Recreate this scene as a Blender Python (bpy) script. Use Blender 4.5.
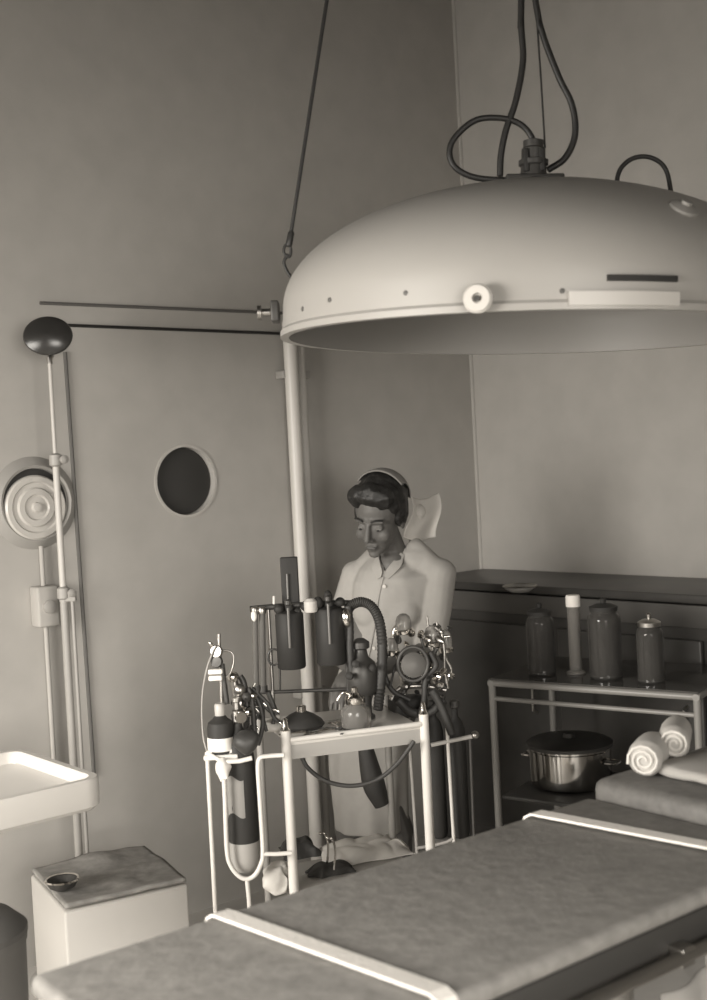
import bpy, bmesh, math, random
from mathutils import Vector, Matrix, noise
random.seed(7)
for o in list(bpy.data.objects): bpy.data.objects.remove(o)
SC = bpy.context.scene
COL = SC.collection

# ------------------------------------------------------------------ camera
F, HOR, ROLL, ZC = 1200.0, 465.0, math.radians(3.0), 1.55
PT = math.atan((500-HOR)/F)
cr, sr, cp, sp = math.cos(ROLL), math.sin(ROLL), math.cos(PT), math.sin(PT)
def ray(x, y):
    a = x-353.5; b = 500-y
    a2 = a*cr+b*sr; b2 = -a*sr+b*cr
    return Vector((a2, F*cp+b2*sp, b2*cp-F*sp))/F
def P(x, y, d):
    r = ray(x, y); r = r*(d/r.y); return Vector((r.x, r.y, r.z+ZC))
def PZ(x, y, z):
    r = ray(x, y); r = r*((z-ZC)/r.z); return Vector((r.x, r.y, z))
cam = bpy.data.cameras.new('camera')
cam.sensor_fit = 'VERTICAL'; cam.sensor_height = 24; cam.lens = 24*F/1000
cam.dof.use_dof = True; cam.dof.focus_distance = 3.3; cam.dof.aperture_fstop = 2.6
camo = bpy.data.objects.new('camera', cam); COL.objects.link(camo)
R = Vector((cr, -sr*sp, -sr*cp)); U = Vector((sr, cr*sp, cr*cp)); B = R.cross(U)
m = Matrix((R, U, B)).transposed().to_4x4(); m.translation = Vector((0, 0, ZC))
camo.matrix_world = m
SC.camera = camo

# ------------------------------------------------------------------ room axes
LA = math.radians(49.5)
u = Vector((math.sin(LA), math.cos(LA), 0))       # along the left wall, towards the corner
v = Vector((math.cos(LA), -math.sin(LA), 0))      # along the right wall, out of the corner
C0 = P(476, 460, 5.2); C0.z = 0
LEN_U, LEN_V, HT = 5.3, 5.4, 4.0
def room(t, s, z): return C0 - u*t + v*s + Vector((0, 0, z))
def PL(x, y, off=0.0):      # on the left wall, off metres in front of it
    r = ray(x, y); o = Vector((0, 0, ZC))
    k = ((C0+v*off-o).dot(v))/r.dot(v); return o+r*k
def PR(x, y, off=0.0):      # on the right wall
    r = ray(x, y); o = Vector((0, 0, ZC))
    k = ((C0-u*off-o).dot(u))/r.dot(u); return o+r*k

# ------------------------------------------------------------------ world, side window daylight, added rear fill, exposure
W = bpy.data.worlds.new('world'); SC.world = W; W.use_nodes = True
W.node_tree.nodes['Background'].inputs[0].default_value = (1, .98, .94, 1)
W.node_tree.nodes['Background'].inputs[1].default_value = 0.3
def area(name, loc, dirv, w, h, e):
    l = bpy.data.lights.new(name, 'AREA'); l.shape = 'RECTANGLE'; l.size = w; l.size_y = h; l.energy = e; l.spread = math.radians(105)
    l.color = (1, .952, .88)
    o = bpy.data.objects.new(name, l); COL.objects.link(o); o.location = loc
    o.rotation_euler = dirv.to_track_quat('-Z', 'Y').to_euler(); return o
WIN1 = (0.7, 2.3, 0.80, 2.10)    # s0,s1,z0,z1 in wall_window side (t = LEN_U)
FILL_WIN = (3.2, 5.1, 0.80, 2.10)    # t0,t1,z0,z1 of the added fill window in the rear wall (s = LEN_V)
area('window_daylight_side', room(LEN_U-.06, (WIN1[0]+WIN1[1])/2, (WIN1[2]+WIN1[3])/2), u-Vector((0, 0, .42)), WIN1[1]-WIN1[0], WIN1[3]-WIN1[2], 66)
area('rear_fill_light', room((FILL_WIN[0]+FILL_WIN[1])/2, LEN_V-.06, (FILL_WIN[2]+FILL_WIN[3])/2), -v-Vector((0, 0, .42)), FILL_WIN[1]-FILL_WIN[0], FILL_WIN[3]-FILL_WIN[2], 80)  # unseen fill lamp, added behind the camera to brighten the left wall
SC.view_settings.view_transform = 'Standard'; SC.view_settings.look = 'None'
SC.view_settings.gamma = 1; SC.view_settings.use_curve_mapping = False
SC.view_settings.exposure = 0.16

# ------------------------------------------------------------------ materials (a toned black-and-white print: warm greys)
MATS = {}
def mat(name, g, rough=.6, metal=0, bump=0, scale=30, var=0, spec=.5, trans=0, emit=0, coat=0):
    if name in MATS: return MATS[name]
    mt = bpy.data.materials.new(name); mt.use_nodes = True; nt = mt.node_tree; b = nt.nodes['Principled BSDF']
    c = (g*1.03, g*.99, g*.93, 1)
    b.inputs['Base Color'].default_value = c; b.inputs['Roughness'].default_value = rough
    b.inputs['Metallic'].default_value = metal; b.inputs['Specular IOR Level'].default_value = spec
    b.inputs['Coat Weight'].default_value = coat
    if trans: b.inputs['Transmission Weight'].default_value = trans; b.inputs['IOR'].default_value = 1.3
    if emit: b.inputs['Emission Color'].default_value = c; b.inputs['Emission Strength'].default_value = emit
    tc = nt.nodes.new('ShaderNodeTexCoord')
    n = nt.nodes.new('ShaderNodeTexNoise'); n.inputs['Scale'].default_value = scale; n.inputs['Detail'].default_value = 6
    nt.links.new(tc.outputs['Object'], n.inputs['Vector'])
    if var:
        rp = nt.nodes.new('ShaderNodeMapRange'); rp.inputs[1].default_value = .25; rp.inputs[2].default_value = .75
        rp.inputs[3].default_value = 1-var; rp.inputs[4].default_value = 1+var
        nt.links.new(n.outputs['Fac'], rp.inputs[0])
        mx = nt.nodes.new('ShaderNodeVectorMath'); mx.operation = 'SCALE'; mx.inputs[0].default_value = c[:3]
        nt.links.new(rp.outputs[0], mx.inputs['Scale']); nt.links.new(mx.outputs[0], b.inputs['Base Color'])
    if bump:
        bp = nt.nodes.new('ShaderNodeBump'); bp.inputs['Strength'].default_value = bump; bp.inputs['Distance'].default_value = .004
        nt.links.new(n.outputs['Fac'], bp.inputs['Height']); nt.links.new(bp.outputs[0], b.inputs['Normal'])
    MATS[name] = mt; return mt
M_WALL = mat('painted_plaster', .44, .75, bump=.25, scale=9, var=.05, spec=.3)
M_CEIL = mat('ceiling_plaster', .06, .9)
M_FLOOR = mat('pale_linoleum', .45, .5, var=.15, scale=4)
M_ENAM = mat('white_enamel', .56, .30, spec=.5, var=.02, scale=6)
M_ENAMD = mat('grey_enamel', .34, .45)
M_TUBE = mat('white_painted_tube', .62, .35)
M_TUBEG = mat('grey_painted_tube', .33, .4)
M_CHROME = mat('chrome', .72, .16, metal=1)
M_STEEL = mat('dull_steel', .40, .35, metal=1)
M_BLACK = mat('black_lacquer', .030, .6, spec=.3)
M_RUB = mat('black_rubber', .035, .55, bump=.3, scale=60)
M_DARK = mat('dark_metal', .06, .45, metal=.3)
M_CAB = mat('dark_stained_wood', .055, .38, var=.3, scale=6)
M_PAD = mat('dark_leather_padding', .23, .55, bump=.5, scale=45, var=.20, spec=.45)
M_STRAP = mat('white_webbing', .74, .8, bump=.4, scale=120)
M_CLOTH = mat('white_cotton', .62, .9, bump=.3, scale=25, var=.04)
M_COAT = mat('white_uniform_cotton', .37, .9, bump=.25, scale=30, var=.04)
M_SKIN = mat('skin', .115, .55)
M_HAIR = mat('dark_hair', .018, .5, bump=.8, scale=90, var=.4)
M_CABLE = mat('dark_cable', .022, .5)
M_LINEG = mat('grey_cable_and_shadow', .12, .7)  # for the upper wall cable and the stand's painted shadow
M_GLASS = mat('clear_glass', .75, .08, trans=.75)
M_DGLASS = mat('smoked_glass', .10, .08, trans=.3)
M_LABEL = mat('paper_label', .75, .8)
M_PANE = mat('frosted_window_glass', .9, .5, emit=1.2)
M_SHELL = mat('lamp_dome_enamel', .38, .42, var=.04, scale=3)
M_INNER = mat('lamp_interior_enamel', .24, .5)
M_HOLE = mat('dark_opening', .04, .8)
M_MAT = mat('dark_rubber_mat', .26, .8, bump=.6, scale=25, var=.3)

# ------------------------------------------------------------------ mesh helpers
def catmull(pts, n=8):
    pts = [Vector(p) for p in pts]
    if len(pts) < 3: return pts
    q = [pts[0]*2-pts[1]]+pts+[pts[-1]*2-pts[-2]]; out = []
    for i in range(1, len(q)-2):
        a, b, c, d = q[i-1:i+3]
        for k in range(n):
            t = k/n; out.append(.5*((2*b)+(c-a)*t+(2*a-5*b+4*c-d)*t*t+(3*b-a-3*c+d)*t**3))
    out.append(pts[-1]); return out
class MB:
    def __init__(s): s.bm = bmesh.new()
    def ring(s, c, ax, r, n, ref=None):
        ax = ax.normalized()
        if ref is None or abs(ref.dot(ax)) > .98: ref = Vector((0, 0, 1)) if abs(ax.z) < .9 else Vector((1, 0, 0))
        a = (ref-ax*ref.dot(ax)).normalized(); b = ax.cross(a)
        return [s.bm.verts.new(c+a*(r*math.cos(2*math.pi*k/n))+b*(r*math.sin(2*math.pi*k/n))) for k in range(n)], a
    def skin(s, rings, caps=True, closed=False):
        n = len(rings[0]); L = len(rings)
        for i in range(L if closed else L-1):
            A = rings[i]; Bq = rings[(i+1) % L]
            for k in range(n): s.bm.faces.new((A[k], A[(k+1) % n], Bq[(k+1) % n], Bq[k]))
        if caps and not closed:
            s.bm.faces.new(list(reversed(rings[0]))); s.bm.faces.new(rings[-1])
        return s
    def tube(s, pts, r, n=10, smooth=0, r2=None, ribs=None):
        pts = catmull(pts, smooth) if smooth else [Vector(p) for p in pts]
        rings = []; ref = None; L = len(pts)
        for i, p in enumerate(pts):
            t = pts[min(i+1, L-1)]-pts[max(i-1, 0)]
            rr = r if r2 is None else r+(r2-r)*i/(L-1)
            if ribs: rr *= 1+ribs*(1 if i % 2 else -1)
            vs, ref = s.ring(p, t, rr, n, ref); rings.append(vs)
        return s.skin(rings)
    def lathe(s, base, prof, ax=Vector((0, 0, 1)), n=32, caps=True):
        ax = Vector(ax).normalized(); rings = []; base = Vector(base)
        for r, h in prof: rings.append(s.ring(base+ax*h, ax, max(r, 1e-4), n)[0])
        return s.skin(rings, caps)
    def box(s, c, size, ex=Vector((1, 0, 0)), ez=Vector((0, 0, 1)), bev=0):
        ex = Vector(ex).normalized(); ez = Vector(ez).normalized(); ey = ez.cross(ex)
        vs = []
        for i in (-1, 1):
            for j in (-1, 1):
                for k in (-1, 1): vs.append(s.bm.verts.new(Vector(c)+ex*(i*size[0]/2)+ey*(j*size[1]/2)+ez*(k*size[2]/2)))
        fs = [s.bm.faces.new([vs[q] for q in f]) for f in ((0, 1, 3, 2), (4, 6, 7, 5), (0, 4, 5, 1), (2, 3, 7, 6), (0, 2, 6, 4), (1, 5, 7, 3))]
        if bev:
            es = list({e for f in fs for e in f.edges})
            bmesh.ops.bevel(s.bm, geom=es, offset=bev, segments=3, affect='EDGES', profile=.5)
        return s
    def ell(s, c, r, rot=None, n=20, fn=None):
        rings = []
        M3 = rot if rot else Matrix.Identity(3)
        for i in range(n//2+1):
            th = math.pi*i/(n//2); th = min(max(th, .02), math.pi-.02); row = []
            for k in range(n):
                ph = 2*math.pi*k/n
                p = Vector((r[0]*math.sin(th)*math.cos(ph), r[1]*math.sin(th)*math.sin(ph), -r[2]*math.cos(th)))
                if fn: p = fn(p)
                row.append(s.bm.verts.new(Vector(c)+M3 @ p))
            rings.append(row)
        return s.skin(rings)
    def cap(s, p0, r0, p1, r1, n=14):     # tapered limb with round ends
        p0 = Vector(p0); p1 = Vector(p1); ax = (p1-p0); L = ax.length; ax.normalize(); pr = []
        for i in range(5): a = math.pi/2*(1-i/5+.0); pr.append((r0*math.cos(a), -r0*math.sin(a)))
        for i in range(6): a = math.pi/2*i/5; pr.append((max(r1*math.cos(a), 1e-3), L+r1*math.sin(a)))
        return s.lathe(p0, pr, ax, n)
    def slab(s, pts, z0, z1):             # polygon extruded in z
        a = [s.bm.verts.new((p[0], p[1], z0)) for p in pts]; b = [s.bm.verts.new((p[0], p[1], z1)) for p in pts]
        n = len(pts)
        s.bm.faces.new(list(reversed(a))); s.bm.faces.new(b)
        for k in range(n): s.bm.faces.new((a[k], a[(k+1) % n], b[(k+1) % n], b[k]))
        return s
    def grid(s, f, nu, nv):
        g = [[s.bm.verts.new(f(i/nu, j/nv)) for j in range(nv+1)] for i in range(nu+1)]
        for i in range(nu):
            for j in range(nv): s.bm.faces.new((g[i][j], g[i+1][j], g[i+1][j+1], g[i][j+1]))
        return s
    def build(s, name, material, parent=None, smooth=True, origin=None, mods=None):
        bmesh.ops.recalc_face_normals(s.bm, faces=s.bm.faces)
        if parent is not None: org = wloc(parent)
        elif origin is not None: org = Vector(origin)
        else:
            vs = [q.co for q in s.bm.verts]
            org = Vector(((min(q.x for q in vs)+max(q.x for q in vs))/2, (min(q.y for q in vs)+max(q.y for q in vs))/2, min(q.z for q in vs)))
        for q in s.bm.verts: q.co -= org
        me = bpy.data.meshes.new(name); s.bm.to_mesh(me); s.bm.free()
        me.materials.append(material)
        o = bpy.data.objects.new(name, me); COL.objects.link(o)
        if parent is not None: o.parent = parent
        else: o.location = org
        if smooth:
            me.polygons.foreach_set('use_smooth', [True]*len(me.polygons))
            try: me.set_sharp_from_angle(angle=math.radians(38))
            except Exception: pass
        return o
def wloc(o):
    l = Vector(o.location)
    while o.parent: o = o.parent; l += o.location
    return l
def tag(o, label=None, cat=None, group=None, kind=None):
    if label: o['label'] = label
    if cat: o['category'] = cat
    if group: o['group'] = group
    if kind: o['kind'] = kind
    return o
def thing(name, loc, label, cat, group=None):
    o = bpy.data.objects.new(name, None); COL.objects.link(o); o.location = loc; o.empty_display_size = .05
    return tag(o, label, cat, group)
def bake(o, mods):      # run modifiers and keep only the result
    for k, kw in mods:
        md = o.modifiers.new(k, k)
        for a, b in kw.items(): setattr(md, a, b)
    bpy.context.view_layer.update()
    dg = bpy.context.evaluated_depsgraph_get()
    me = bpy.data.meshes.new_from_object(o.evaluated_get(dg)); old = o.data; o.modifiers.clear()
    mats = [q for q in old.materials]; o.data = me; bpy.data.meshes.remove(old)
    me.materials.clear()
    for q in mats: me.materials.append(q)
    me.polygons.foreach_set('use_smooth', [True]*len(me.polygons))
    return o
Z = Vector((0, 0, 1))

# ------------------------------------------------------------------ the room
def wallbox(a, b, outward, name, z0=0, z1=HT, th=.25):
    mb = MB(); c = (a+b)/2+outward*th/2; c.z = (z0+z1)/2
    return mb.box(c, ((b-a).length, th, z1-z0), ex=(b-a)).build(name, M_WALL, smooth=False)
HOLE = PL(186, 481)
wl = wallbox(room(0, 0, 0), room(LEN_U, 0, 0), -v, 'wall_left'); tag(wl, kind='structure')
cut = MB().lathe(HOLE-v*.14, [(.125, 0), (.125, .3)], v, 64).build('cutter', M_WALL)
bpy.context.view_layer.update()
md = wl.modifiers.new('b', 'BOOLEAN'); md.operation = 'DIFFERENCE'; md.object = cut
dg = bpy.context.evaluated_depsgraph_get(); me = bpy.data.meshes.new_from_object(wl.evaluated_get(dg))
wl.modifiers.clear(); wl.data = me; me.materials.clear(); me.materials.append(M_WALL); bpy.data.objects.remove(cut)
def quadwall(t0, t1, s0, s1, name, z0=0, z1=HT, m_=M_WALL):
    mb = MB(); c = room((t0+t1)/2, (s0+s1)/2, (z0+z1)/2)
    return tag(mb.box(c, (abs(t1-t0), abs(s1-s0), z1-z0), ex=u).build(name, m_, smooth=False), kind='structure')
quadwall(-.25, 0, 0, LEN_V, 'wall_right')
quadwall(0, LEN_U, 0, LEN_V, 'floor', -.1, 0, M_FLOOR)
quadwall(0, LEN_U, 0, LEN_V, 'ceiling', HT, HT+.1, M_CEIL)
# two unseen walls, side window and added rear fill window: piers above, below and beside
def holedwall(name, along_s, w):
    mb = MB(); th = .25
    L = LEN_V if along_s else LEN_U
    def pc(a0, a1, z0, z1):
        if along_s: c = room(LEN_U+th/2, (a0+a1)/2, (z0+z1)/2); mb.box(c, (th, a1-a0, z1-z0), ex=u)
        else: c = room((a0+a1)/2, LEN_V+th/2, (z0+z1)/2); mb.box(c, (a1-a0, th, z1-z0), ex=u)
    pc(0, w[0], 0, HT); pc(w[1], L, 0, HT); pc(w[0], w[1], 0, w[2]); pc(w[0], w[1], w[3], HT)
    return tag(mb.build(name, M_WALL, smooth=False), kind='structure')
holedwall('wall_window_side', True, WIN1); holedwall('wall_rear', False, FILL_WIN)
def window(name, along_s, w):
    mid = (w[0]+w[1])/2; zc = (w[2]+w[3])/2; ww = w[1]-w[0]; hh = w[3]-w[2]
    ax, c = (v, room(LEN_U+.12, mid, zc)) if along_s else (u, room(mid, LEN_V+.12, zc))
    mb = MB(); nn = u if along_s else v
    for k in (-.5, 0, .5): mb.box(c+ax*k*(ww-.06), (.06, .07, hh), ex=ax)
    for k in (-.5, 0, .5): mb.box(c+Z*k*(hh-.06), (ww, .07, .06), ex=ax)
    fr = tag(mb.build(name, M_TUBE, smooth=False), kind='structure')
    MB().box(c, (ww-.1, .012, hh-.1), ex=ax).build('pane', M_PANE, fr, smooth=False)
window('window_1', True, WIN1); window('rear_fill_window', False, FILL_WIN)  # the rear one is added to frame the fill lamp

# round opening in the left wall: pale sleeve and trim ring, dark plate at the bottom
t = thing('round_wall_opening', HOLE, 'round dark porthole with pale rim set in the wall left of the vertical pipe', 'porthole')
MB().lathe(HOLE-v*.10, [(.120, 0), (.120, .104), (.129, .104), (.129, .099), (.1240, .098), (.1240, -.004), (.120, -.004)], v, 64, caps=False).build('trim_ring', mat('ring_paint', .5, .6), t)
MB().lathe(HOLE-v*.034, [(.118, 0), (.118, .01), (.112, .014)], v, 64).build('dark_plate', M_HOLE, t)

# round ventilator at the far left
VC = PL(34, 503)
t = thing('round_wall_ventilator', VC, 'round white ventilator cover with concentric rings on wall behind lamp stand', 'ventilator')
MB().lathe(VC, [(.150, 0), (0.1275, .018), (0.1207, .022), (0.1122, .018), (.132, 0)], v, 56, caps=False).build('flange', M_ENAMD, t)
MB().lathe(VC, [(0.1105, .001), (0.1105, .006)], v, 56).build('dark_recess', M_HOLE, t)
vc = VC-Z*.014-u*.004
MB().lathe(vc, [(0.1037, .008), (0.1037, .022), (0.0986, .028), (0.0833, .028), (0.0782, .022), (0.0646, .022), (0.0595, .030), (0.0425, .030), (0.0374, .024), (0.0170, .024), (0.0136, .034), (0.0001, .036)], v, 56).build('valve_disc', M_ENAM, t)
# pipe and small box under the ventilator
a = PL(41, 546, .02); b = PL(56, 752, .02)
zpe = PL(52, 775, .02).z
tag(MB().tube([a, Vector((a.x, a.y, zpe))], .008).build('wall_pipe', M_WALL), 'pale painted pipe running down the wall below the round ventilator', 'pipe')
bx = PL(45, 606, .032)
t = thing('wall_switch_box', bx-Z*.07, 'small painted switch box on the wall below the round ventilator', 'switch box')
MB().box(bx, (.075, .06, .13), ex=u, bev=.008).build('casing', M_WALL, t)
MB().lathe(bx+v*.029, [(.022, 0), (.022, .012), (.012, .016)], v, 20).build('knob', M_ENAMD, t)

# two cables clipped to the left wall, and the lamp stand's painted shadow
def wline(x0, y0, x1, y1, r, label, mt):
    a = PL(x0, y0, r); b = PL(x1, y1, r)
    tag(MB().tube([a, a.lerp(b, .33), a.lerp(b, .66), b], r, 8).build('wall_cable_or_shadow', mt), label, 'cable')
wline(40, 303, 470, 321, .0055, 'upper and paler of two horizontal cables on the left wall', M_LINEG)
wline(60, 325, 470, 341, .0055, 'lower and darker of two horizontal cables on the left wall', M_CABLE)
wline(65, 352, 94, 775, .0065, 'painted shadow line of the lamp stand, running down the wall just right of it', M_LINEG)  # grey tube standing in for the stand's cast shadow, no cable here

# vertical pipe on the left wall (rises behind the lamp dome)
a = PL(294, 420, .06); 
t = thing('vertical_pipe', (a.x, a.y, 0), 'thick pale vertical pipe on the wall, seen below the lamp dome', 'pipe')
PTOP = P(286, 322, a.y).z
MB().tube([Vector((a.x, a.y, 0)), Vector((a.x, a.y, PTOP))], .026, 20).build('pipe', M_TUBE, t)
a2 = a+u*.052-v*.012
MB().tube([Vector((a2.x, a2.y, 0)), Vector((a2.x, a2.y, PTOP))], .020, 16).build('side_pipe', mat('side_pipe_paint', .50, .5), t)
for z in (.7, 1.9):
    MB().box(Vector((a.x, a.y, z))-v*.03+u*.03, (.13, .05, .03), ex=u, bev=.004).build('clip', M_ENAMD, t)
# trim in the corner
c = room(.02, .02, HT/2); tag(MB().tube([room(.001, .001, 0), room(.001, .001, HT)], .010, 16).build('trim_1', M_WALL), kind='structure')

# ------------------------------------------------------------------ dark cabinet along the right wall
D = .42
def rw(off, s, z): return room(off, s, z)
CT = 1.072
t = thing('wall_cabinet', rw(D/2, 1.4, 0), 'long low cabinet of dark wood along the right wall behind the nurse', 'cabinet')
MB().box(rw(D/2, 1.4, CT/2-.02), (D-.02, 2.75, CT-.04), ex=u, bev=.004).build('body', M_CAB, t)
MB().box(rw(D/2+.01, 1.4, CT-.015), (D+.03, 2.78, .03), ex=u, bev=.006).build('top', M_CAB, t)
MB().box(rw(D+.002, 1.4, CT-.075), (.012, 2.7, .075), ex=u, bev=.003).build('rail', mat('dark_wood_worn', .10, .4), t)
for k in range(4):
    dr = MB().box(rw(D+.002, .42+.65*k, .52), (.018, .60, .80), ex=u, bev=.006).build('door', M_CAB, t, )
    MB().tube([rw(D+.012, .42+.65*k+.24, .60), rw(D+.035, .42+.65*k+.24, .61), rw(D+.035, .42+.65*k+.24, .69), rw(D+.012, .42+.65*k+.24, .70)], .005, 8).build('door_handle', M_STEEL, dr)
# shallow dish and back ledge on the cabinet
pd = PZ(520, 592, CT+.001)
t = thing('shallow_dish', pd, 'small shallow grey dish standing on the dark cabinet near the corner', 'dish')
MB().lathe(pd, [(.03, 0), (.05, .012), (.06, .022), (.056, .022), (.045, .012), (.02, .006)], n=32).build('bowl', M_ENAMD, t)
MB().lathe(pd, [(.0585, .019), (.062, .022), (.0585, .025), (.055, .022)], n=32, caps=False).build('rim', M_STEEL, t)
# ------------------------------------------------------------------ tubular instrument stand at right
ZS = .85
TL = PZ(492, 683, ZS); TRr = PZ(697, 697, ZS)
se = (TRr-TL).normalized(); sw = (TRr-TL).length; sn = Vector((se.y, -se.x, 0))
if sn.y > 0: sn = -sn
sd = .42
base = (TL+TRr)/2-sn*sd/2; base.z = 0     # front rail is TL-TR, the stand reaches back towards the wall
t = thing('instrument_stand', base, 'grey tubular instrument stand with glass top at the right', 'instrument stand')
BL = TL-sn*sd; BR = TRr-sn*sd
M_ST = mat('dull_painted_tube', .22, .4)
for q in (TL, TRr, BL, BR):
    MB().tube([Vector((q.x, q.y, .02)), Vector((q.x, q.y, ZS-.012)), Vector((q.x, q.y, ZS))], .0115, 12).build('leg', M_ST, t)
for q0, q1 in ((TL, TRr), (BL, BR), (TL, BL), (TRr, BR)):
    MB().tube([q0+(q0-q1).normalized()*.011, q1+(q1-q0).normalized()*.011], .0105, 12).build('top_rail', M_ST, t)
MB().tube([TL-Z*.048, TRr-Z*.052], .0075, 10).build('lower_rail', M_ST, t)
MB().box((TL+TRr+BL+BR)/4+Z*.013, (sw+.01, sd+.01, .005), ex=se).build('glass_top', M_DGLASS, t, smooth=False)
shz = .49
MB().box(Vector((base.x, base.y, shz)), (sw-.02, sd-.02, .012), ex=se, bev=.003).build('shelf', mat('dull_shelf', .05, .5), t)
zt = ZS+.016
# vessels on the stand
def vessel(name, x, d, r, h, label, cat, prof, glass, lidm=None, lid=None, group=None):
    p = P(x, 690, d); p.z = zt
    t = thing(name, p, label, cat, group)
    MB().lathe(p, [(r*a, h*b) for a, b in prof], n=32).build('glass_body', glass, t)
    if lid: MB().lathe(p+Z*h, [(r*a, b) for a, b in lid], n=32).build('lid', lidm, t)
    return p, t
JAR = [(.9, 0), (1, .03), (1, .86), (.97, .92), (.8, .97), (.8, 1), (.74, 1), (.74, .96), (.93, .88), (.95, .05), (.3, .03)]
LID = [(.84, 0), (.86, .012), (.5, .02), (.16, .022), (.2, .035), (.05, .04)]
M_JAR = mat('jar_glass', .12, .06, trans=.6)
vessel('measuring_cylinder', 577, 3.72, .020, .215, 'tall narrow glass cylinder with white cap on the instrument stand', 'cylinder',
       [(1.5, 0), (1.5, .02), (.9, .05), (1, .1), (1, 1), (.9, 1), (.9, .1), (.3, .08)], mat('cyl_glass', .45, .1, trans=.7), M_LABEL, [(1.12, -.006), (1.12, .024), (1.0, .03), (.1, .03)])
vessel('glass_jar', 543, 3.74, .044, .185, 'dark glass jar left of the tall cylinder on the instrument stand', 'jar', JAR, M_JAR, M_BLACK, LID)
vessel('glass_jar', 607, 3.62, .050, .205, 'widest dark glass jar, right beside the tall cylinder on the stand', 'jar', JAR, M_JAR, M_BLACK, LID)
vessel('glass_jar', 652, 3.52, .040, .165, 'glass jar standing rightmost of the lidded jars on the stand', 'jar', JAR, M_JAR, M_STEEL, LID)
# chrome pot on the shelf
pp = P(572, 800, 3.80); pp.z = shz+.007
t = thing('steriliser_pot', pp, 'shiny chrome pot with dark lid on the shelf of the instrument stand', 'pot')
MB().lathe(pp, [(.11, 0), (.125, .01), (.13, .03), (.13, .118), (.134, .122), (.134, .128)], n=48).build('body', mat('pot_steel', .42, .13, metal=1), t)
MB().lathe(pp+Z*.128, [(.137, 0), (.137, .01), (.12, .018), (.06, .024), (.02, .024), (.015, .036), (.004, .038)], n=48).build('lid', M_DARK, t)
for s_ in (-1, 1):
    q = pp+se*s_*.13+Z*.085
    MB().tube([q-sn*.03, q+se*s_*.03-sn*.02, q+se*s_*.03+sn*.02, q+sn*.03], .004, 8, 5).build('handle', M_CHROME, t)

# ------------------------------------------------------------------ operating table
ZT = .90
far0 = PZ(215, 915, ZT); far1 = PZ(530, 815, ZT)
te = (far1-far0).normalized(); tn = Vector((te.y, -te.x, 0))      # tn points to the near side
if tn.y > 0: tn = -tn
TW = ((PZ(450, 990, ZT)-far0).dot(tn)+(PZ(707, 895, ZT)-far0).dot(tn))/2
Ls = (PZ(28, 974, ZT)-far0).dot(te); Le = (far1-far0).length+.60
def T(a, b, z): q = far0+te*a+tn*b; return Vector((q.x, q.y, z))
mid = T((Ls+Le)/2, TW/2, 0)
t = thing('operating_table', mid, 'long operating table with dark padded top crossing the foreground', 'operating table')
def padfn(a0, a1, up=0):
    mb = MB(); nu, nv = 40, 16; th = .030
    mb.box(T((a0+a1)/2, TW/2, ZT-th/2+up/2), (a1-a0, TW, th+up), ex=te, bev=.012+up*.3)
    return mb
sB = (far1-far0).length
padfn(Ls, sB+.160).build('mattress', M_PAD, t)
padfn(sB+.165, Le, .034).build('headrest_pad', mat('headrest_leather', .12, .6, bump=.5, scale=45, var=.2), t)
MB().box(T((Ls+Le)/2, TW/2, ZT-.056), (Le-Ls-.03, TW-.012, .05), ex=te, bev=.004).build('platform', M_DARK, t)
for b in (-.002, TW+.014):
    MB().tube([T(Ls+.05, b, ZT-.075), T(Le-.05, b, ZT-.075)], .010, 10).build('side_rail', M_STEEL, t)
    for a in (Ls+.12, .5, Le-.2):
        MB().box(T(a, b+(.0 if b < 0 else -.008), ZT-.075), (.03, .028, .028), ex=te, bev=.003).build('rail_clamp', M_STEEL, t)
mc = T((Ls+Le)/2+.02, TW/2, 0)
MB().lathe(mc, [(.10, .10), (.10, .12), (.085, .16), (.085, .55), (.10, .58), (.10, .79), (.13, .82)], n=40).build('pedestal', M_ENAM, t)
MB().box(mc+Z*.06, (.75, .42, .12), ex=te, bev=.03).build('base', M_ENAM, t)
def strap(a, label, skew=0):
    mb = MB(); w = .030; th = .004; n = 24
    path = [(-.006, ZT-.05), (-.0045, ZT-.014), (.002, ZT-.002), (.014, ZT+.0045)]
    path += [(x, ZT+.0045) for x in [TW*k/8 for k in range(1, 8)]] + [(TW-.014, ZT+.0045), (TW-.002, ZT-.002), (TW+.0045, ZT-.014), (TW+.006, ZT-.05)]
    rows = []
    for q, (b, z) in enumerate(path):
        if q == 0: d2 = Vector((path[1][0]-b, path[1][1]-z))
        else: d2 = Vector((b-path[q-1][0], z-path[q-1][1]))
        d2.normalize(); nb, nz = -d2.y, d2.x
        if nz < 0 and abs(nb) < .3: nb, nz = -nb, -nz
        row = []
        for (k, h) in ((-w/2, 0), (w/2, 0), (w/2, th), (-w/2, th)):
            row.append(mb.bm.verts.new(T(a+k+skew*min(max(b/TW, 0), 1), b+nb*h, z+nz*h)))
        rows.append(row)
    mb.skin(rows)
    return tag(mb.build('table_strap', M_STRAP, smooth=False), label, 'strap', 'webbing straps across the operating table')
strap(0.0, 'white webbing strap across the near left part of the operating table', .055)
strap(sB, 'white webbing strap across the operating table farther right', .07)

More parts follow.
